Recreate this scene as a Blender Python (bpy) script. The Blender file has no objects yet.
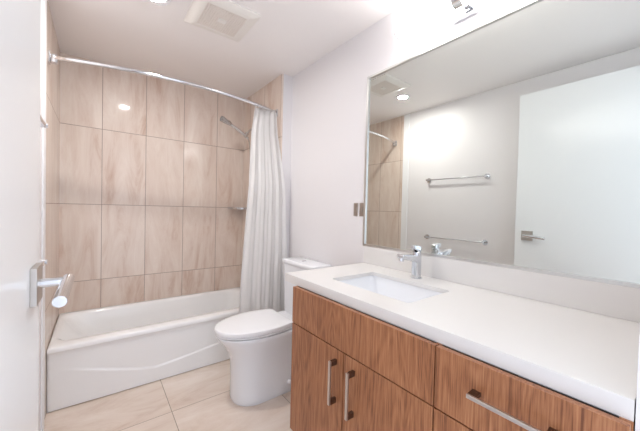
import bpy, bmesh, math, random
from mathutils import Vector, Matrix
random.seed(4)
S = bpy.context.scene
COL = S.collection
PI = math.pi

# ------------------------------------------------------------ camera
cd = bpy.data.cameras.new('camera'); cam = bpy.data.objects.new('camera', cd); COL.objects.link(cam)
cd.sensor_width = 36; cd.lens = 290.58426 * 36 / 640; cd.clip_start = .01
r_ = Vector((0.7928345568853888, -0.6089465869135846, 0.024442170416009254))
u_ = Vector((-0.007034958424561014, 0.030958858183793698, 0.9994959021726506))
f_ = Vector((0.609396319949763, 0.792606840360498, -0.020261338688110274))
M = Matrix.Identity(4)
for i in range(3):
    M[i][0] = r_[i]; M[i][1] = u_[i]; M[i][2] = -f_[i]
M.translation = Vector((0.2349355, -3.0884509, 1.2802500))
cam.matrix_world = M
S.camera = cam
# ------------------------------------------------------------ world: soft daylight reaching the doorway
w = bpy.data.worlds.new('world'); S.world = w; w.use_nodes = True
w.node_tree.nodes['Background'].inputs[0].default_value = (.80, .87, 1.0, 1)
w.node_tree.nodes['Background'].inputs[1].default_value = .5
S.view_settings.view_transform = 'Standard'; S.view_settings.look = 'None'
S.view_settings.gamma = 1; S.view_settings.use_curve_mapping = False
S.view_settings.exposure = 2.1
TUBE = 4.2      # vanity tube radiance
DOWN = 145.0      # downlight radiance


# ------------------------------------------------------------ dimensions
W = 1.6154; A = 1.52; H = 2.466; YN = -3.03; JOG = -.83
HC = .9445; RIM = .40; TF = -.727

# ------------------------------------------------------------ materials
def srgb(h):
    return tuple(((c/255)/12.92 if c/255 <= .04045 else ((c/255+.055)/1.055)**2.4) for c in h) + (1,)
def mat(name, col, rough=.5, metal=0, **k):
    m = bpy.data.materials.new(name); m.use_nodes = True
    b = m.node_tree.nodes['Principled BSDF']
    b.inputs['Base Color'].default_value = srgb(col)
    b.inputs['Roughness'].default_value = rough; b.inputs['Metallic'].default_value = metal
    for kk, v in k.items(): b.inputs[kk.replace('_', ' ')].default_value = v
    return m
def nd(m, t, **k):
    n = m.node_tree.nodes.new(t)
    for a, v in k.items(): setattr(n, a, v)
    return n
def lk(m, a, b): m.node_tree.links.new(a, b)
def math_(m, op, a, b=None, c=None):
    n = nd(m, 'ShaderNodeMath', operation=op)
    for i, x in enumerate((a, b, c)):
        if x is None: continue
        if isinstance(x, (int, float)): n.inputs[i].default_value = x
        else: lk(m, x, n.inputs[i])
    return n.outputs[0]
def noise_bump(m, scale, strength, dist=.001):
    n = nd(m, 'ShaderNodeTexNoise'); n.inputs['Scale'].default_value = scale; n.inputs['Detail'].default_value = 3
    g = nd(m, 'ShaderNodeNewGeometry'); lk(m, g.outputs['Position'], n.inputs['Vector'])
    b = nd(m, 'ShaderNodeBump'); b.inputs['Strength'].default_value = strength; b.inputs['Distance'].default_value = dist
    lk(m, n.outputs[0], b.inputs['Height']); lk(m, b.outputs[0], m.node_tree.nodes['Principled BSDF'].inputs['Normal'])

def tile_mat(name, ua, u0, du, va, v0, dv, ga, cols, rough, grout=.0035, groutc=(176,158,142), gs=(9, .9), coat=False):
    """stone tile; ua/va are the world axes of the grid, ga the axis the veining runs along"""
    m = bpy.data.materials.new(name); m.use_nodes = True
    b = m.node_tree.nodes['Principled BSDF']
    if coat: b.inputs['Coat Weight'].default_value = .45; b.inputs['Coat Roughness'].default_value = .07
    g = nd(m, 'ShaderNodeNewGeometry'); s = nd(m, 'ShaderNodeSeparateXYZ'); lk(m, g.outputs['Position'], s.inputs[0])
    U = math_(m, 'DIVIDE', math_(m, 'SUBTRACT', s.outputs[ua], u0), du)
    V = math_(m, 'DIVIDE', math_(m, 'SUBTRACT', s.outputs[va], v0), dv)
    iu = math_(m, 'FLOOR', U); iv = math_(m, 'FLOOR', V)
    fu = math_(m, 'FRACT', U); fv = math_(m, 'FRACT', V)
    eu = math_(m, 'MULTIPLY', math_(m, 'MINIMUM', fu, math_(m, 'SUBTRACT', 1., fu)), du)
    ev = math_(m, 'MULTIPLY', math_(m, 'MINIMUM', fv, math_(m, 'SUBTRACT', 1., fv)), dv)
    edge = math_(m, 'LESS_THAN', math_(m, 'MINIMUM', eu, ev), grout/2)
    cid = nd(m, 'ShaderNodeCombineXYZ'); lk(m, iu, cid.inputs[0]); lk(m, iv, cid.inputs[1])
    wn = nd(m, 'ShaderNodeTexWhiteNoise'); wn.noise_dimensions = '3D'; lk(m, cid.outputs[0], wn.inputs['Vector'])
    off = nd(m, 'ShaderNodeVectorMath', operation='SCALE'); lk(m, wn.outputs['Color'], off.inputs[0]); off.inputs['Scale'].default_value = 30
    sc = nd(m, 'ShaderNodeVectorMath', operation='MULTIPLY'); lk(m, g.outputs['Position'], sc.inputs[0])
    v = [gs[0]]*3; v[ga] = gs[1]; sc.inputs[1].default_value = v
    ad = nd(m, 'ShaderNodeVectorMath', operation='ADD'); lk(m, sc.outputs[0], ad.inputs[0]); lk(m, off.outputs[0], ad.inputs[1])
    n1 = nd(m, 'ShaderNodeTexNoise'); lk(m, ad.outputs[0], n1.inputs['Vector'])
    n1.inputs['Scale'].default_value = 1.0; n1.inputs['Detail'].default_value = 9; n1.inputs['Roughness'].default_value = .72; n1.inputs['Distortion'].default_value = 1.5
    n2 = nd(m, 'ShaderNodeTexNoise'); lk(m, ad.outputs[0], n2.inputs['Vector'])
    n2.inputs['Scale'].default_value = .35; n2.inputs['Detail'].default_value = 5; n2.inputs['Distortion'].default_value = 2.2
    ramp = nd(m, 'ShaderNodeValToRGB'); e = ramp.color_ramp.elements
    e[0].position = .32; e[0].color = srgb(cols[0]); e[1].position = .62; e[1].color = srgb(cols[2])
    x = e.new(.46); x.color = srgb(cols[1])
    f = math_(m, 'ADD', math_(m, 'MULTIPLY', n1.outputs[0], .62), math_(m, 'MULTIPLY', n2.outputs[0], .38))
    f = math_(m, 'ADD', f, math_(m, 'MULTIPLY', math_(m, 'SUBTRACT', wn.outputs['Value'], .5), .07))
    lk(m, f, ramp.inputs[0])
    mx = nd(m, 'ShaderNodeMix', data_type='RGBA'); lk(m, edge, mx.inputs[0]); lk(m, ramp.outputs[0], mx.inputs[6]); mx.inputs[7].default_value = srgb(groutc)
    lk(m, mx.outputs[2], b.inputs['Base Color'])
    lk(m, math_(m, 'ADD', math_(m, 'MULTIPLY', edge, .5), rough), b.inputs['Roughness'])
    bp = nd(m, 'ShaderNodeBump'); bp.inputs['Strength'].default_value = .6; bp.inputs['Distance'].default_value = .001; bp.invert = True
    lk(m, edge, bp.inputs['Height']); lk(m, bp.outputs[0], b.inputs['Normal'])
    return m

def wood_mat(name):
    m = bpy.data.materials.new(name); m.use_nodes = True
    b = m.node_tree.nodes['Principled BSDF']; b.inputs['Roughness'].default_value = .38
    g = nd(m, 'ShaderNodeNewGeometry'); oi = nd(m, 'ShaderNodeObjectInfo')
    of = nd(m, 'ShaderNodeVectorMath', operation='SCALE'); cb = nd(m, 'ShaderNodeCombineXYZ')
    for i in range(3): lk(m, oi.outputs['Random'], cb.inputs[i])
    lk(m, cb.outputs[0], of.inputs[0]); of.inputs['Scale'].default_value = 3.7
    p = nd(m, 'ShaderNodeVectorMath', operation='ADD'); lk(m, g.outputs['Position'], p.inputs[0]); lk(m, of.outputs[0], p.inputs[1])
    def sc(v):
        n = nd(m, 'ShaderNodeVectorMath', operation='MULTIPLY'); lk(m, p.outputs[0], n.inputs[0]); n.inputs[1].default_value = v; return n.outputs[0]
    fine = nd(m, 'ShaderNodeTexNoise'); lk(m, sc((280, 280, 8)), fine.inputs['Vector'])
    fine.inputs['Scale'].default_value = 1; fine.inputs['Detail'].default_value = 5; fine.inputs['Roughness'].default_value = .65
    br = nd(m, 'ShaderNodeTexNoise'); lk(m, sc((7, 7, 1.1)), br.inputs['Vector'])
    br.inputs['Scale'].default_value = 1; br.inputs['Detail'].default_value = 2; br.inputs['Distortion'].default_value = .4
    rings = math_(m, 'SINE', math_(m, 'MULTIPLY', br.outputs[0], 120.))      # contour lines of a stretched field read as cathedral grain
    f = math_(m, 'ADD', math_(m, 'MULTIPLY', fine.outputs[0], .80), math_(m, 'MULTIPLY', rings, .045))
    f = math_(m, 'ADD', f, math_(m, 'MULTIPLY', br.outputs[0], .22))
    rp = nd(m, 'ShaderNodeValToRGB'); e = rp.color_ramp.elements
    e[0].position = .33; e[0].color = srgb((110, 65, 42)); e[1].position = .70; e[1].color = srgb((186, 132, 94))
    x = e.new(.5); x.color = srgb((158, 103, 68))
    lk(m, f, rp.inputs[0]); lk(m, rp.outputs[0], b.inputs['Base Color'])
    bp = nd(m, 'ShaderNodeBump'); bp.inputs['Strength'].default_value = .15; bp.inputs['Distance'].default_value = .0005
    lk(m, fine.outputs[0], bp.inputs['Height']); lk(m, bp.outputs[0], b.inputs['Normal'])
    return m

TC = ((202, 171, 151), (224, 206, 193), (236, 223, 212))
m_tile_back = tile_mat('tile_back', 0, .268, .32, 2, .642, .636, 2, TC, .38, .0045, (166, 146, 132), (7, 1.5), coat=True)
m_tile_side = tile_mat('tile_side', 1, -.17, .32, 2, .642, .636, 2, TC, .38, .0045, (166, 146, 132), (7, 1.5), coat=True)
m_floor = tile_mat('floor_tile', 0, .615, .64, 1, -1.13, .64, 0, ((208, 184, 166), (228, 211, 197), (240, 227, 216)), .3, .004, (168, 150, 132), (5, 1.6))
m_wall = mat('wall_paint', (236, 233, 234), .42); noise_bump(m_wall, 220, .06)
m_ceil = mat('ceiling_paint', (247, 243, 241), .6)
m_door = mat('door_paint', (244, 246, 247), .26)
m_trim = mat('trim_paint', (246, 246, 248), .35)
m_counter = mat('quartz', (230, 227, 224), .28)
m_tub = mat('tub_enamel', (250, 250, 250), .12)
m_porc = mat('porcelain', (243, 244, 247), .10)
m_seat = mat('seat_plastic', (247, 247, 249), .22)
m_chrome = mat('chrome', (222, 224, 228), .08, 1)
m_chrome2 = mat('chrome_dark_reflections', (200, 198, 196), .12, 1)  # same chrome, base colour darkened to imitate dark reflections
m_nickel = mat('satin_nickel', (190, 184, 178), .32, 1)
m_steel = mat('handle_steel', (205, 200, 196), .3, 1)
m_darkmetal = mat('dark_bracket', (118, 98, 86), .38, 1)
m_frame = mat('mirror_edge', (214, 214, 212), .3, 1)
m_mirror = mat('mirror_glass', (226, 230, 226), 0.0, 1)
m_fan = mat('fan_plastic', (240, 236, 230), .45)
m_fangrille = mat('fan_grille', (236, 228, 220), .55)
m_dark = mat('cavity_dark', (45, 34, 28), .8)
m_wood = wood_mat('walnut')
m_caulk = mat('rubber', (150, 148, 146), .6)
def emit(name, col, st):
    m = bpy.data.materials.new(name); m.use_nodes = True; b = m.node_tree.nodes['Principled BSDF']
    b.inputs['Base Color'].default_value = (.9, .9, .9, 1)
    b.inputs['Emission Color'].default_value = col; b.inputs['Emission Strength'].default_value = st
    return m
m_tube = emit('tube_glow', (1, .985, .965, 1), TUBE)
m_down = emit('downlight_glow', (1, .975, .95, 1), DOWN)
# waffle weave curtain
m_curt = mat('waffle_cloth', (252, 251, 250), .85)
tc = nd(m_curt, 'ShaderNodeUVMap'); sx = nd(m_curt, 'ShaderNodeSeparateXYZ'); lk(m_curt, tc.outputs[0], sx.inputs[0])
wa = math_(m_curt, 'MULTIPLY', math_(m_curt, 'SINE', math_(m_curt, 'MULTIPLY', sx.outputs[0], 2*PI/.018)), math_(m_curt, 'SINE', math_(m_curt, 'MULTIPLY', sx.outputs[1], 2*PI/.018)))
bp = nd(m_curt, 'ShaderNodeBump'); bp.inputs['Strength'].default_value = .8; bp.inputs['Distance'].default_value = .003
lk(m_curt, math_(m_curt, 'ABSOLUTE', wa), bp.inputs['Height']); lk(m_curt, bp.outputs[0], m_curt.node_tree.nodes['Principled BSDF'].inputs['Normal'])
_tr = nd(m_curt, 'ShaderNodeBsdfTranslucent'); _tr.inputs[0].default_value = srgb((250, 249, 247))
_mx = nd(m_curt, 'ShaderNodeMixShader'); _mx.inputs[0].default_value = .2
_o = m_curt.node_tree.nodes['Material Output']
lk(m_curt, m_curt.node_tree.nodes['Principled BSDF'].outputs[0], _mx.inputs[1]); lk(m_curt, _tr.outputs[0], _mx.inputs[2]); lk(m_curt, _mx.outputs[0], _o.inputs[0])

# ------------------------------------------------------------ helpers
def link(name, bm, m, parent=None, origin=None, smooth=False, bevel=0, seg=2, sub=0, angle=35):
    """bm is in world coordinates"""
    org = Vector(parent['org']) if parent is not None else Vector(origin if origin else (0, 0, 0))
    bmesh.ops.recalc_face_normals(bm, faces=bm.faces[:])
    if parent is None and origin is None:
        xs = [v.co for v in bm.verts]
        lo = Vector([min(c[i] for c in xs) for i in range(3)]); hi = Vector([max(c[i] for c in xs) for i in range(3)])
        org = Vector(((lo.x+hi.x)/2, (lo.y+hi.y)/2, lo.z))
    bmesh.ops.translate(bm, verts=bm.verts[:], vec=-org)
    me = bpy.data.meshes.new(name); bm.to_mesh(me); bm.free()
    me.materials.append(m)
    o = bpy.data.objects.new(name, me); COL.objects.link(o)
    if parent is not None: o.parent = parent
    else: o.location = org
    o['org'] = list(org)
    if smooth:
        for p in me.polygons: p.use_smooth = True
        try: me.set_sharp_from_angle(angle=math.radians(angle))
        except Exception: pass
    if bevel:
        b = o.modifiers.new('bevel', 'BEVEL'); b.width = bevel; b.segments = seg; b.limit_method = 'ANGLE'; b.harden_normals = False
        for p in me.polygons: p.use_smooth = True
        wn = o.modifiers.new('wn', 'WEIGHTED_NORMAL'); wn.keep_sharp = False
    if sub:
        s = o.modifiers.new('sub', 'SUBSURF'); s.levels = sub; s.render_levels = sub
    return o
def clean():
    for o in bpy.data.objects:
        if 'org' in o: del o['org']
def box(x0, x1, y0, y1, z0, z1, bm=None):
    bm = bm or bmesh.new()
    v = [bm.verts.new((x, y, z)) for x in (x0, x1) for y in (y0, y1) for z in (z0, z1)]
    for f in ((0,1,3,2),(4,6,7,5),(0,4,5,1),(2,3,7,6),(0,2,6,4),(1,5,7,3)): bm.faces.new([v[i] for i in f])
    return bm
def tube(pts, r, n=16, bm=None, cap=True):
    bm = bm or bmesh.new(); pts = [Vector(p) for p in pts]
    rs = r if isinstance(r, (list, tuple)) else [r]*len(pts)
    t0 = (pts[1]-pts[0]).normalized(); a = Vector((0, 0, 1)) if abs(t0.z) < .9 else Vector((1, 0, 0))
    nx = t0.cross(a).normalized(); rings = []
    for i, p in enumerate(pts):
        t = (pts[min(i+1, len(pts)-1)] - pts[max(i-1, 0)]).normalized()
        nx = (nx - t*nx.dot(t)).normalized(); ny = t.cross(nx)
        rings.append([bm.verts.new(p + (nx*math.cos(2*PI*k/n) + ny*math.sin(2*PI*k/n))*rs[i]) for k in range(n)])
    for a_, b_ in zip(rings, rings[1:]):
        for k in range(n): bm.faces.new((a_[k], a_[(k+1) % n], b_[(k+1) % n], b_[k]))
    if cap: bm.faces.new(rings[0]); bm.faces.new(rings[-1][::-1])
    return bm
def loft(loops, cap0=True, cap1=True, bm=None):
    bm = bm or bmesh.new(); R = [[bm.verts.new(p) for p in l] for l in loops]; n = len(R[0])
    for a_, b_ in zip(R, R[1:]):
        for k in range(n): bm.faces.new((a_[k], a_[(k+1) % n], b_[(k+1) % n], b_[k]))
    if cap0: bm.faces.new(R[0])
    if cap1: bm.faces.new(R[-1][::-1])
    return bm
def rrect(x0, x1, y0, y1, r, z, k=6):
    out = []
    for cx, cy, a0 in ((x1-r, y1-r, 0), (x0+r, y1-r, PI/2), (x0+r, y0+r, PI), (x1-r, y0+r, 1.5*PI)):
        for i in range(k+1):
            a = a0 + PI/2*i/k; out.append(Vector((cx + r*math.cos(a), cy + r*math.sin(a), z)))
    return out
def thing(name, loc, label, cat, group=None):
    o = bpy.data.objects.new(name, None); COL.objects.link(o); o.location = loc; o.empty_display_size = .1
    o['org'] = list(loc); tag(o, label, cat, group); return o
def tag(o, label, cat, group=None):
    o['label'] = label; o['category'] = cat
    if group: o['group'] = group
    return o
def struct(name, bm, m, parent=None, **k):
    o = link(name, bm, m, parent, **k)
    if parent is None: o['kind'] = 'structure'
    return o
def copy_thing(src, loc, label):
    r = src.copy(); COL.objects.link(r); r.location = loc; r['label'] = label
    for ch in [o for o in bpy.data.objects if o.parent == src]:
        c = ch.copy(); COL.objects.link(c); c.parent = r
        for g in [o for o in bpy.data.objects if o.parent == ch]:
            d = g.copy(); COL.objects.link(d); d.parent = c
    return r

# ------------------------------------------------------------ setting
T = .12
struct('floor', box(-T, W+T, YN-T-.6, T, -.1, 0), m_floor, origin=(0, 0, 0))
struct('ceiling', box(-T, W+T, YN-T, T, H, H+.1), m_ceil, origin=(0, 0, H))
struct('wall_back', box(-T, W+T, 0, T, 0, H), m_tile_back, origin=(0, 0, 0))
struct('wall_left_tiled', box(-T, 0, -.848, 0, 0, H), m_tile_side, origin=(0, 0, 0))
struct('wall_left', box(-T, 0, YN-T, -.848, 0, H), m_wall, origin=(0, 0, 0))
struct('wall_right_tiled', box(A, A+.012, JOG+.002, 0, 0, H), m_tile_side, origin=(0, 0, 0))
struct('wall_right_alcove', box(A+.012, W+T, JOG, 0, 0, H), m_wall, origin=(0, 0, 0))
struct('wall_right', box(W+.007, W+T, YN-T, JOG, 0, H), m_wall, origin=(0, 0, 0))
DX0, DX1, DTOP = .08, 1.02, 2.315
bm = box(0, DX0, YN-T, YN, 0, H); box(DX1, W+T, YN-T, YN, 0, H, bm); box(DX0, DX1, YN-T, YN, DTOP, H, bm)
struct('wall_front', bm, m_wall, origin=(0, 0, 0))
struct('bright_strip_1', box(.0, .007, -.93, -.85, 0, H), m_trim, origin=(0, 0, 0))  # added thin white strip, imitates a band of wall that is only brighter

# door, swung open along the left wall
dr = bpy.data.objects.new('door_1', None); COL.objects.link(dr); dr.location = (.107, -2.95, 0); dr['org'] = [.107, -2.95, 0]
dr['kind'] = 'structure'
link('door_panel', box(.087, .127, -2.95, -2.128, .012, 2.297), m_door, dr, bevel=.0015)
lv = link('lever_handle', tube([(.132, -2.218, 1.104), (.178, -2.218, 1.104)], .0105), m_chrome, dr, smooth=True)
link('rosette', box(.127, .138, -2.258, -2.178, 1.064, 1.144), m_nickel, lv, bevel=.001)
link('grip', tube([(.184, -2.200, 1.106), (.180, -2.352, 1.092)], .0115, 22), m_chrome, lv, smooth=True, bevel=.001)
lv2 = link('lever_handle', tube([(.083, -2.2, 1.11), (.045, -2.2, 1.11)], .0095), m_chrome, dr, smooth=True)
link('rosette', box(.079, .087, -2.237, -2.163, 1.073, 1.147), m_nickel, lv2, bevel=.001)
link('grip', tube([(.045, -2.184, 1.112), (.045, -2.345, 1.112)], .0125, 20), m_chrome, lv2, smooth=True, bevel=.001)
link('latch_plate', box(.097, .117, -2.128, -2.1268, 1.05, 1.17), m_nickel, dr)
for z in (.25, 1.15, 2.05):
    link('hinge', tube([(.0815, -2.957, z-.045), (.0815, -2.957, z+.045)], .006, 10), m_nickel, dr, smooth=True)

# ------------------------------------------------------------ bathtub
tub = thing('bathtub', (.76, -.36, 0), 'white built-in bathtub with a sloped relief line along its apron, in the tiled alcove', 'bathtub')
x0, x1, y0, y1 = .002, 1.518, TF, -.002
L = [rrect(x0, x1, y0, y1, .004, RIM-.03), rrect(x0, x1, y0, y1, .006, RIM-.014), rrect(x0+.002, x1-.002, y0+.003, y1-.002, .01, RIM-.006),
     rrect(x0+.008, x1-.008, y0+.012, y1-.006, .014, RIM),
     rrect(.022, 1.44, -.632, -.042, .09, RIM-.002), rrect(.034, 1.433, -.622, -.05, .095, RIM-.008), rrect(.050, 1.427, -.613, -.058, .10, RIM-.024),
     rrect(.10, 1.42, -.605, -.066, .11, .30), rrect(.25, 1.405, -.59, -.085, .13, .16), rrect(.32, 1.39, -.565, -.11, .13, .105), rrect(.40, 1.36, -.52, -.15, .12, .085)]
link('basin', loft(L, cap0=False), m_tub, tub, smooth=True, angle=60)
def relief(x, z):
    pts = ((0, .262), (.118, .241), (.40, .150), (.48, .128), (.58, .108), (.70, .118), (1.01, .160), (1.147, .187), (1.52, .262))
    for (a, za), (b, zb) in zip(pts, pts[1:]):
        if a <= x <= b: h = za + (zb-za)*(x-a)/(b-a); break
    t = max(0, min(1, (h + .009 - z)/.018)); t = t*t*(3-2*t)
    return t*max(0, min(1, (x-.05)/.25))
bm = bmesh.new(); nx, nz = 100, 190; g = []
for j in range(nz+1):
    z = .005 + (RIM-.03-.005)*j/nz; row = []
    for i in range(nx+1):
        x = x0 + (x1-x0)*i/nx
        top = max(0, (z-(RIM-.065))/.035); top = top*top
        row.append(bm.verts.new((x, TF + .011*(1-top) - .006*relief(x, z), z)))
    g.append(row)
for j in range(nz):
    for i in range(nx): bm.faces.new((g[j][i], g[j][i+1], g[j+1][i+1], g[j+1][i]))
o = link('apron', bm, m_tub, tub, smooth=True, angle=80)
sd = o.modifiers.new('solid', 'SOLIDIFY'); sd.thickness = .004; sd.offset = -1
link('drain', tube([(1.28, -.33, .0855), (1.28, -.33, .089)], .032, 24), m_chrome, tub, smooth=True)

# ------------------------------------------------------------ shower curtain rod
def rod(x):
    # bowed outward: -.72 at the left wall, -.875 in the middle, -.74 at the right
    t = x/A; return -.722 + (-.738+.722)*t - .150*4*t*(1-t)
ZR = 2.143
rd = thing('curtain_rod', (.76, -.8, ZR), 'bowed chrome shower curtain rod spanning the tub alcove below the ceiling', 'curtain rod')
link('rod', tube([(x, rod(x), ZR) for x in [0.02 + (A-.04)*i/48 for i in range(49)]], .0125, 14), m_chrome, rd, smooth=True)
for s, x in ((1, 0), (-1, A)):
    xs = sorted((x, x+s*.012)); xt = sorted((x+s*.012, x+s*.045))
    b = link('bracket', box(xs[0], xs[1], rod(x)-.028, rod(x)+.028, ZR-.036, ZR+.030), m_chrome, rd, bevel=.003)
    link('socket', box(xt[0], xt[1], rod(x)-.022, rod(x)+.018, ZR-.030, ZR+.018), m_chrome, b, bevel=.004)

# ------------------------------------------------------------ shower curtain
bm = bmesh.new(); uvl = bm.loops.layers.uv.new('UVMap')
ns, nt = 300, 90; NF = 4.6
def lerp(tab, t):
    for (a, va), (b, vb) in zip(tab, tab[1:]):
        if t <= b: return va + (vb-va)*(t-a)/(b-a)
    return tab[-1][1]
g = []
for j in range(nt+1):
    t = j/nt; row = []
    xl = lerp(((0, 1.292), (.12, 1.255), (.28, 1.232), (.5, 1.200), (.75, 1.168), (1, 1.150)), t)
    xr = lerp(((0, 1.494), (.10, 1.505), (.3, 1.53), (.65, 1.565), (1, 1.575)), t)
    for i in range(ns+1):
        s = i/ns
        yb = lerp(((0, rod(1.4)), (.1, -.79), (.35, -.845 - .035*s), (1, -.845 - .05*s)), t)
        ph = 2*PI*NF*(s + .018*math.sin(5*s+3*t)) + .5*math.sin(2.1*t)
        amp = .0055 + .004*min(1, t*2.5); amp *= .75 + .35*math.sin(7*s+1.3)
        y = yb + amp*math.sin(ph) + .003*math.sin(2.3*ph+4*t)*min(1, t*3)
        x = xl + (xr-xl)*s + .35*amp*math.cos(ph)*math.sin(PI*s)
        z = (ZR-.006 + .008*math.cos(ph*1.0))*(1-t) + .24*t
        row.append(bm.verts.new((x, y, z)))
    g.append(row)
for j in range(nt):
    for i in range(ns):
        f = bm.faces.new((g[j][i], g[j][i+1], g[j+1][i+1], g[j+1][i]))
        for l, (a, b) in zip(f.loops, ((i, j), (i+1, j), (i+1, j+1), (i, j+1))): l[uvl].uv = (a/ns*.95, b/nt*1.9)
cu = thing('shower_curtain', (1.36, -.82, .24), 'white waffle-weave shower curtain bunched at the right end of the rod', 'shower curtain')
o = link('cloth', bm, m_curt, cu, smooth=True, angle=180)
for k in range(8):
    x = 1.305 + k*.026
    pts = [(x, rod(x) + .021*math.cos(a), ZR - .004 + .021*math.sin(a)) for a in [2*PI*q/18 for q in range(19)]]
    link('ring', tube(pts, .0018, 6, cap=False), m_nickel, cu, smooth=True)

# ------------------------------------------------------------ hand shower on its arm
sh = thing('hand_shower', (A, -.36, 2.0), 'chrome hand shower in its bracket on the tiled wall left of the curtain', 'shower head')
link('wall_flange', tube([(A, -.36, 2.085), (A-.010, -.36, 2.085)], .03, 24), m_chrome2, sh, smooth=True)
link('arm', tube([(A-.008, -.36, 2.085), (1.47, -.36, 2.08), (1.43, -.36, 2.045), (1.398, -.36, 2.0)], .0105, 14), m_chrome2, sh, smooth=True)
link('bracket', tube([(1.405, -.36, 2.015), (1.382, -.36, 1.975)], .019, 18), m_chrome2, sh, smooth=True)
link('handle', tube([(1.415, -.36, 1.960), (1.392, -.36, 1.985), (1.32, -.36, 2.028), (1.235, -.36, 2.068)], [.013, .015, .016, .014], 16), m_chrome, sh, smooth=True)
hd = link('spray_head', tube([(1.24, -.36, 2.067), (1.222, -.36, 2.078), (1.195, -.36, 2.086), (1.165, -.36, 2.10), (1.150, -.36, 2.104)], [.016, .024, .022, .027, .027], 20), m_chrome2, sh, smooth=True)
link('spray_face', tube([(1.150, -.36, 2.104), (1.143, -.36, 2.106)], .024, 20), m_caulk, hd, smooth=True)
hp = []
for i in range(40):
    t = i/39
    p0, p1, p2, p3 = Vector((1.415, -.36, 1.958)), Vector((1.455, -.36, 1.90)), Vector((1.44, -.37, 1.5)), Vector((1.46, -.36, 1.05))
    hp.append(p0*(1-t)**3 + p1*3*t*(1-t)**2 + p2*3*t*t*(1-t) + p3*t**3)
link('hose', tube(hp, .006, 10), m_chrome2, sh, smooth=True)

# ------------------------------------------------------------ corner shelf
bm = bmesh.new()
def quarter(z, r=.165):
    out = [Vector((A-.001, -.001, z))]
    for i in range(13):
        a = PI + PI/2*i/12; out.append(Vector((A-.001 + r*math.cos(a), -.001 + r*math.sin(a), z)))
    return out
sf = thing('corner_shelf', (A, 0, 1.262), 'thin chrome corner shelf on the back wall tiles beside the curtain', 'shelf')
link('shelf_plate', loft([quarter(1.264), quarter(1.273)]), m_chrome, sf, smooth=True)
rim = quarter(1.281, .162)[1:]
link('guard_rail', tube(rim, .0045, 10), m_chrome, sf, smooth=True)

# ------------------------------------------------------------ toilet
TY = -1.245
def egg(xf, Lf, hw, xb, hwb, z, n=20, p=2.15):
    """front elliptical nose at xf, widest at xf+Lf, straight to the back xb"""
    out = []
    for i in range(2*n+1):
        a = -PI/2 + PI*i/(2*n)
        c, s = math.cos(a), math.sin(a)
        out.append(Vector((xf + Lf - Lf*abs(c)**(2/p), TY + hw*math.copysign(abs(s)**(2/p), s), z)))
    m_ = 8
    for i in range(1, m_+1):
        t = i/m_; out.append(Vector((xf+Lf + (xb-xf-Lf)*t, TY + hw + (hwb-hw)*t*t, z)))
    for i in range(1, 6):
        t = i/6; out.append(Vector((xb, TY + hwb*(1-2*t), z)))
    for i in range(m_+1):
        t = 1 - i/m_
        if t == 0: continue
        out.append(Vector((xf+Lf + (xb-xf-Lf)*t, TY - hw - (hwb-hw)*t*t, z)))
    return out
toi = thing('toilet', (1.25, TY, 0), 'white skirted toilet with its lid down, between bathtub and wooden vanity', 'toilet')
secs = [(.000, .955, .15, .136, 1.60, .14), (.012, .950, .15, .141, 1.60, .145), (.03, .949, .15, .138, 1.60, .145), (.14, .950, .15, .134, 1.60, .145), (.22, .948, .16, .136, 1.60, .15),
        (.28, .943, .17, .142, 1.60, .152), (.335, .925, .19, .154, 1.60, .160), (.385, .893, .22, .170, 1.60, .172), (.425, .860, .26, .182, 1.60, .182), (.447, .848, .27, .186, 1.60, .184), (.453, .852, .268, .183, 1.598, .182)]
link('bowl', loft([egg(xf, Lf, hw, xb, hwb, z) for z, xf, Lf, hw, xb, hwb in secs]), m_porc, toi, smooth=True, angle=50)
def slab(z0, z1, dx, dome=0):
    P = lambda e, z: egg(.838+dx+e, .30, .190-dx*.6-e, 1.322-e, .160-e, z, p=2.05)
    return [P(.006, z0), P(.001, z0+.003), P(0, (z0+z1)/2), P(.001, z1-.004), P(.005, z1-.001), P(.012, z1), P(.06, z1+dome)]
link('seat', loft(slab(.457, .471, .004)), m_seat, toi, smooth=True, angle=50)
link('lid', loft(slab(.4725, .503, -.001, .004)), m_seat, toi, smooth=True, angle=50)
for s in (-1, 1):
    link('hinge', tube([(1.335, TY+s*.075-.02, .475), (1.335, TY+s*.075+.02, .475)], .013, 14), m_seat, toi, smooth=True)
tk = link('tank', loft([rrect(1.450, W-.004, TY-.195, TY+.195, .03, .45), rrect(1.447, W-.004, TY-.20, TY+.20, .03, .50), rrect(1.442, W-.004, TY-.208, TY+.208, .03, .842)]), m_porc, toi, smooth=True, angle=50)
link('tank_lid', loft([rrect(1.434, W-.003, TY-.214, TY+.214, .02, .846), rrect(1.431, W-.002, TY-.218, TY+.218, .022, .852), rrect(1.431, W-.002, TY-.218, TY+.218, .022, .868),
                       rrect(1.435, W-.004, TY-.214, TY+.214, .02, .875), rrect(1.445, W-.012, TY-.203, TY+.203, .02, .878)]), m_porc, toi, smooth=True, angle=50)
link('flush_button', tube([(1.51, TY, .878), (1.51, TY, .883)], .02, 24), m_chrome, toi, smooth=True)
link('bolt_cap', tube([(1.312, TY-.137, .075), (1.312, TY-.150, .075), (1.312, TY-.155, .075)], [.017, .017, .011], 18), m_seat, toi, smooth=True)

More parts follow.
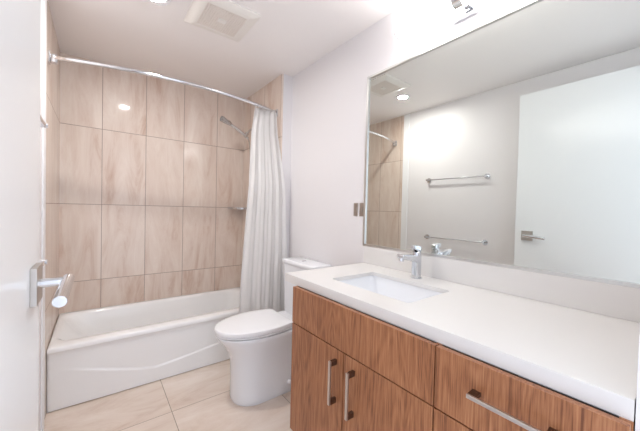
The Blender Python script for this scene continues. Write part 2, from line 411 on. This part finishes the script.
# ------------------------------------------------------------ vanity
DC = .9941; DF = 1.0197; YC = -1.781; YB = -1.898; YE = YN+.002; CB = .205; CT = HC-.04; SM = .7298; YS = -2.2723; YD = -2.6486
van = thing('vanity_cabinet', (1.3, -2.46, 0), 'walnut wood vanity cabinet with long bar handles under the white countertop', 'cabinet')
bm = box(DC+.019, W+.004, YB, YB-.018, CB, CT); box(DC+.019, W+.004, YE, YE+.018, CB, CT, bm)
box(DC+.019, W+.004, YD-.009, YD+.009, CB, CT, bm)
box(DC+.0195, W+.004, YE+.018, YB-.018, CB, CB+.018, bm)
link('body', bm, m_wood, van)
bm = box(DC+.021, DC+.024, YE+.018, YB-.018, CB+.018, CT-.001)
link('gap_shade_sheet', bm, m_dark, van)  # solid dark sheet behind the fronts, stands in for shade in the gaps
link('toe_kick', box(DC+.09, W+.002, YE+.001, YB-.05, 0, CB), m_dark, van)
def front(name, ya, yb, za, zb, gp=.0022):
    return link(name, box(DC, DC+.019, ya+gp, yb-gp, za+gp, zb-(0 if zb > .9 else gp)), m_wood, van, bevel=.0008)
def bar(p, axis, a, b, mid):
    """square bar pull with two posts; axis 2 vertical, axis 1 along y"""
    hx0, hx1 = DC-.036, DC-.028; s = .0058 if axis == 2 else .0048
    if axis == 2: bm = box(hx0, hx1, mid-s, mid+s, a, b); ends = [(mid-s, mid+s, a, a+.02), (mid-s, mid+s, b-.02, b)]
    else: bm = box(hx0, hx1, a, b, mid-s, mid+s); ends = [(a, a+.02, mid-s, mid+s), (b-.02, b, mid-s, mid+s)]
    h = link('handle', bm, m_steel, p, bevel=.0008)
    for e in ends: link('handle_post', box(hx1+.0005, DC+.0002, *e), m_darkmetal, h)
front('false_front', YD, YB, SM, CT-.0006)
d1 = front('door', YS, YB, CB, SM); bar(d1, 2, .515, .688, -2.2285)
d2 = front('door', YD, YS, CB, SM); bar(d2, 2, .515, .688, -2.329)
w1 = front('drawer', YE, YD, SM, CT-.0006); bar(w1, 1, -2.932, -2.754, .831)
w2 = front('drawer', YE, YD, .47, SM); bar(w2, 1, -2.932, -2.754, .61)
w3 = front('drawer', YE, YD, CB, .47); bar(w3, 1, -2.932, -2.754, .35)

# countertop with the sink cut-out
SX0, SX1, SY0, SY1 = 1.145, 1.442, -2.452, -2.006
def plate_hole(outer, hole, z0, z1):
    bm = bmesh.new(); tops = []
    for z in (z0, z1):
        es = []
        vs = []
        for lp in (outer, hole):
            v = [bm.verts.new((p.x, p.y, z)) for p in lp]; vs.append(v)
            es += [bm.edges.new((v[i], v[(i+1) % len(v)])) for i in range(len(v))]
        bmesh.ops.triangle_fill(bm, use_beauty=True, edges=es); tops.append(vs)
    for a, b in zip(tops[0], tops[1]):
        for i in range(len(a)): bm.faces.new((a[i], a[(i+1) % len(a)], b[(i+1) % len(a)], b[i]))
    return bm
outer = [Vector(p) for p in ((DF, YE, 0), (W+.005, YE, 0), (W+.005, YC, 0), (DF, YC, 0))]
hole = rrect(SX0, SX1, SY0, SY1, .016, 0, 6)
ct = thing('countertop', (1.3, -2.4, CT), 'long white quartz countertop with a sink cut-out over the wooden vanity', 'countertop')
link('slab', plate_hole(outer, hole, HC-.018, HC), m_counter, ct)
bm = box(DF, DF+.03, YE, YC, CT, HC-.018); box(DF+.03, W+.005, YC-.03, YC, CT, HC-.018, bm)
link('mitred_edge', bm, m_counter, ct)
tag(link('backsplash', box(W-.012, W+.0065, YE, YC, HC+.0003, 1.0535), m_counter, bevel=.001), 'low white quartz backsplash strip between the countertop and the wall mirror', 'backsplash')

# undermount sink
sk = thing('sink', (1.29, -2.23, .79), 'rectangular white undermount sink set into the countertop below the faucet', 'sink')
e = .006
loops = [rrect(SX0-.02, SX1+.02, SY0-.02, SY1+.02, .04, HC-.030), rrect(SX0-.02, SX1+.02, SY0-.02, SY1+.02, .04, HC-.0185),
         rrect(SX0-e, SX1+e, SY0-e, SY1+e, .020, HC-.0185), rrect(SX0-e+.004, SX1+e-.004, SY0-e+.004, SY1+e-.004, .022, HC-.026),
         rrect(SX0+.010, SX1-.010, SY0+.014, SY1-.014, .045, .845), rrect(SX0+.022, SX1-.022, SY0+.030, SY1-.030, .05, .812),
         rrect(SX0+.045, SX1-.045, SY0+.06, SY1-.06, .05, .797), rrect(SX0+.10, SX1-.10, SY0+.15, SY1-.15, .03, .793)]
o = link('bowl', loft(loops, cap0=False), m_porc, sk, smooth=True, angle=50)
link('drain', tube([(1.30, -2.23, .7935), (1.30, -2.23, .797)], .026, 24), m_chrome, sk, smooth=True)

# ------------------------------------------------------------ faucet
FY = -2.222; FX = 1.528
fa = thing('faucet', (FX, FY, HC), 'chrome single-lever sink faucet standing on the countertop behind the sink', 'faucet')
link('base_ring', tube([(FX, FY, HC), (FX, FY, HC+.004)], .029, 28), m_chrome, fa, smooth=True)
link('body', loft([rrect(FX-.022, FX+.022, FY-.019, FY+.019, .012, HC+.004), rrect(FX-.022, FX+.022, FY-.019, FY+.019, .012, HC+.08), rrect(FX-.030, FX+.022, FY-.019, FY+.019, .012, HC+.118)]), m_chrome, fa, smooth=True, angle=50)
bm = bmesh.new()
def ysec(x, z0, z1, hw): return [Vector((x, FY-hw, z0)), Vector((x, FY+hw, z0)), Vector((x, FY+hw, z1)), Vector((x, FY-hw, z1))]
sp = link('spout', loft([ysec(1.52, HC+.078, HC+.119, .0215), ysec(1.485, HC+.088, HC+.121, .0215), ysec(1.44, HC+.101, HC+.126, .021), ysec(1.392, HC+.110, HC+.130, .020)]), m_chrome, fa, bevel=.004)
link('aerator', tube([(1.405, FY, HC+.112), (1.401, FY, HC+.096)], .0125, 18), m_chrome, sp, smooth=True)
link('cartridge', tube([(FX, FY, HC+.118), (FX, FY, HC+.134), (FX-.002, FY, HC+.139)], [.021, .021, .017], 24), m_chrome, fa, smooth=True)
link('lever', loft([ysec(FX+.024, HC+.139, HC+.160, .013), ysec(FX-.005, HC+.139, HC+.166, .014), ysec(FX-.040, HC+.150, HC+.168, .010)]), m_chrome, fa, bevel=.003)

# ------------------------------------------------------------ mirror
MY0, MY1, MZ0, MZ1 = YE, -1.7754, 1.0545, 2.1285
mi = thing('wall_mirror', (W, -2.4, MZ0), 'wide rectangular wall mirror with a slim metal edge above the white countertop', 'mirror')
link('glass', box(W, W+.0068, MY0+.003, MY1-.003, MZ0+.003, MZ1-.003), m_mirror, mi)
fw_, fp = .013, .009
bm = box(W-fp, W+.0068, MY0, MY1, MZ1-.003, MZ1+fw_-.003); link('frame_top', bm, m_frame, mi)
bm = box(W-fp, W+.0068, MY0, MY1, MZ0-.0005, MZ0+.012); link('frame_bottom', bm, m_frame, mi)
bm = box(W-fp, W+.0068, MY1-.005, MY1+fw_-.003, MZ0, MZ1+fw_-.0031); link('frame_side', bm, m_frame, mi)

# ------------------------------------------------------------ vanity tube light
vl = thing('vanity_light', (W, -2.385, 2.24), 'glowing white tube light on a chrome wall mount above the mirror', 'wall light')
TX, TZ, TR = 1.52, 2.252, .038
link('tube', tube([(TX, -2.722, TZ), (TX, -2.078, TZ)], TR, 32), m_tube, vl, smooth=True)
link('end_cap', tube([(TX, -2.078, TZ), (TX, -2.070, TZ)], TR+.001, 32), m_trim, vl, smooth=True)
link('end_cap', tube([(TX, -2.730, TZ), (TX, -2.722, TZ)], TR+.001, 32), m_trim, vl, smooth=True)
link('clasp', tube([(TX, -2.425, TZ), (TX, -2.385, TZ)], TR+.010, 32), m_chrome, vl, smooth=True)
link('back_plate', box(W-.028, W+.0068, -2.45, -2.32, 2.205, 2.31), m_chrome, vl, bevel=.002)
link('arm', box(TX+.03, W-.026, -2.42, -2.39, TZ-.015, TZ+.015), m_chrome, vl)

# ------------------------------------------------------------ metal wall plates beside the mirror
wp = thing('wall_plate', (W+.007, -1.683, 1.287), 'left one of two small brushed-metal plates beside the mirror', 'switch plate', 'brushed-metal wall plates')
X = W+.007
link('plate', box(X-.006, X, -1.683-.020, -1.683+.020, 1.243, 1.331), m_nickel, wp, bevel=.002)
link('rocker', box(X-.010, X-.006, -1.683-.009, -1.683+.009, 1.268, 1.306), m_nickel, wp, bevel=.001)
copy_thing(wp, (X, -1.738, 1.287), 'right one of two small brushed-metal plates, close to the mirror edge')

# ------------------------------------------------------------ towel bars on the left wall
tb = thing('towel_bar', (0, -1.522, 1.642), 'upper of two chrome towel bars on the left wall, seen in the mirror', 'towel bar', 'towel bars on the left wall')
link('rail', tube([(.040, -1.21, 1.642), (.040, -1.84, 1.642)], .0075, 14), m_chrome, tb, smooth=True)
for y in (-1.214, -1.834):
    p_ = link('post', tube([(.008, y, 1.642), (.052, y, 1.642)], .011, 16), m_chrome, tb, smooth=True)
    link('flange', tube([(0, y, 1.642), (.008, y, 1.642)], .026, 24), m_chrome, p_, smooth=True)
copy_thing(tb, (0, -1.522, 1.001), 'lower of two chrome towel bars on the left wall, seen in the mirror')

# ------------------------------------------------------------ ceiling fan grille and downlight
FX0, FX1, FY0, FY1 = .665, 1.03, -1.415, -1.05
fn = thing('exhaust_fan', (.85, -1.23, H), 'square off-white exhaust fan cover with perforated grille on the ceiling', 'exhaust fan')
bm = bmesh.new()
lo = [rrect(FX0, FX1, FY0, FY1, .012, H), rrect(FX0, FX1, FY0, FY1, .012, H-.006), rrect(FX0+.03, FX1-.03, FY0+.03, FY1-.03, .01, H-.020),
      rrect(FX0+.062, FX1-.062, FY0+.062, FY1-.062, .004, H-.022), rrect(FX0+.064, FX1-.064, FY0+.064, FY1-.064, .004, H-.016)]
link('cover', loft(lo, cap0=False, cap1=True), m_fan, fn, smooth=True, angle=20)
bm = bmesh.new(); a0, a1, b0, b1 = FX0+.066, FX1-.066, FY0+.066, FY1-.066; n = 19
for i in range(n):
    x = a0 + (a1-a0)*i/(n-1); box(x-.0035, x+.0035, b0-.001, b1+.001, H-.020, H-.0165, bm)
for i in range(n):
    y = b0 + (b1-b0)*i/(n-1); box(a0-.001, a1+.001, y-.0035, y+.0035, H-.0205, H-.0170, bm)
link('grille', bm, m_fangrille, fn)
link('centre_boss', box(.825, .875, -1.25, -1.215, H-.024, H-.0165), m_fan, fn, bevel=.002)

dl = thing('downlight', (.49, -1.185, H), 'round glowing recessed downlight in the ceiling beside the exhaust fan', 'ceiling light')
cx, cy = .49, -1.185
def ring(r, z, n=40): return [Vector((cx + r*math.cos(2*PI*k/n), cy + r*math.sin(2*PI*k/n), z)) for k in range(n)]
link('trim_ring', loft([ring(.078, H), ring(.076, H-.004), ring(.048, H-.006), ring(.044, H-.001)], cap0=False, cap1=False), m_trim, dl, smooth=True)
link('lens', loft([ring(.046, H-.0005), ring(.045, H-.0035), ring(.03, H-.005)]), m_down, dl, smooth=True)
clean()
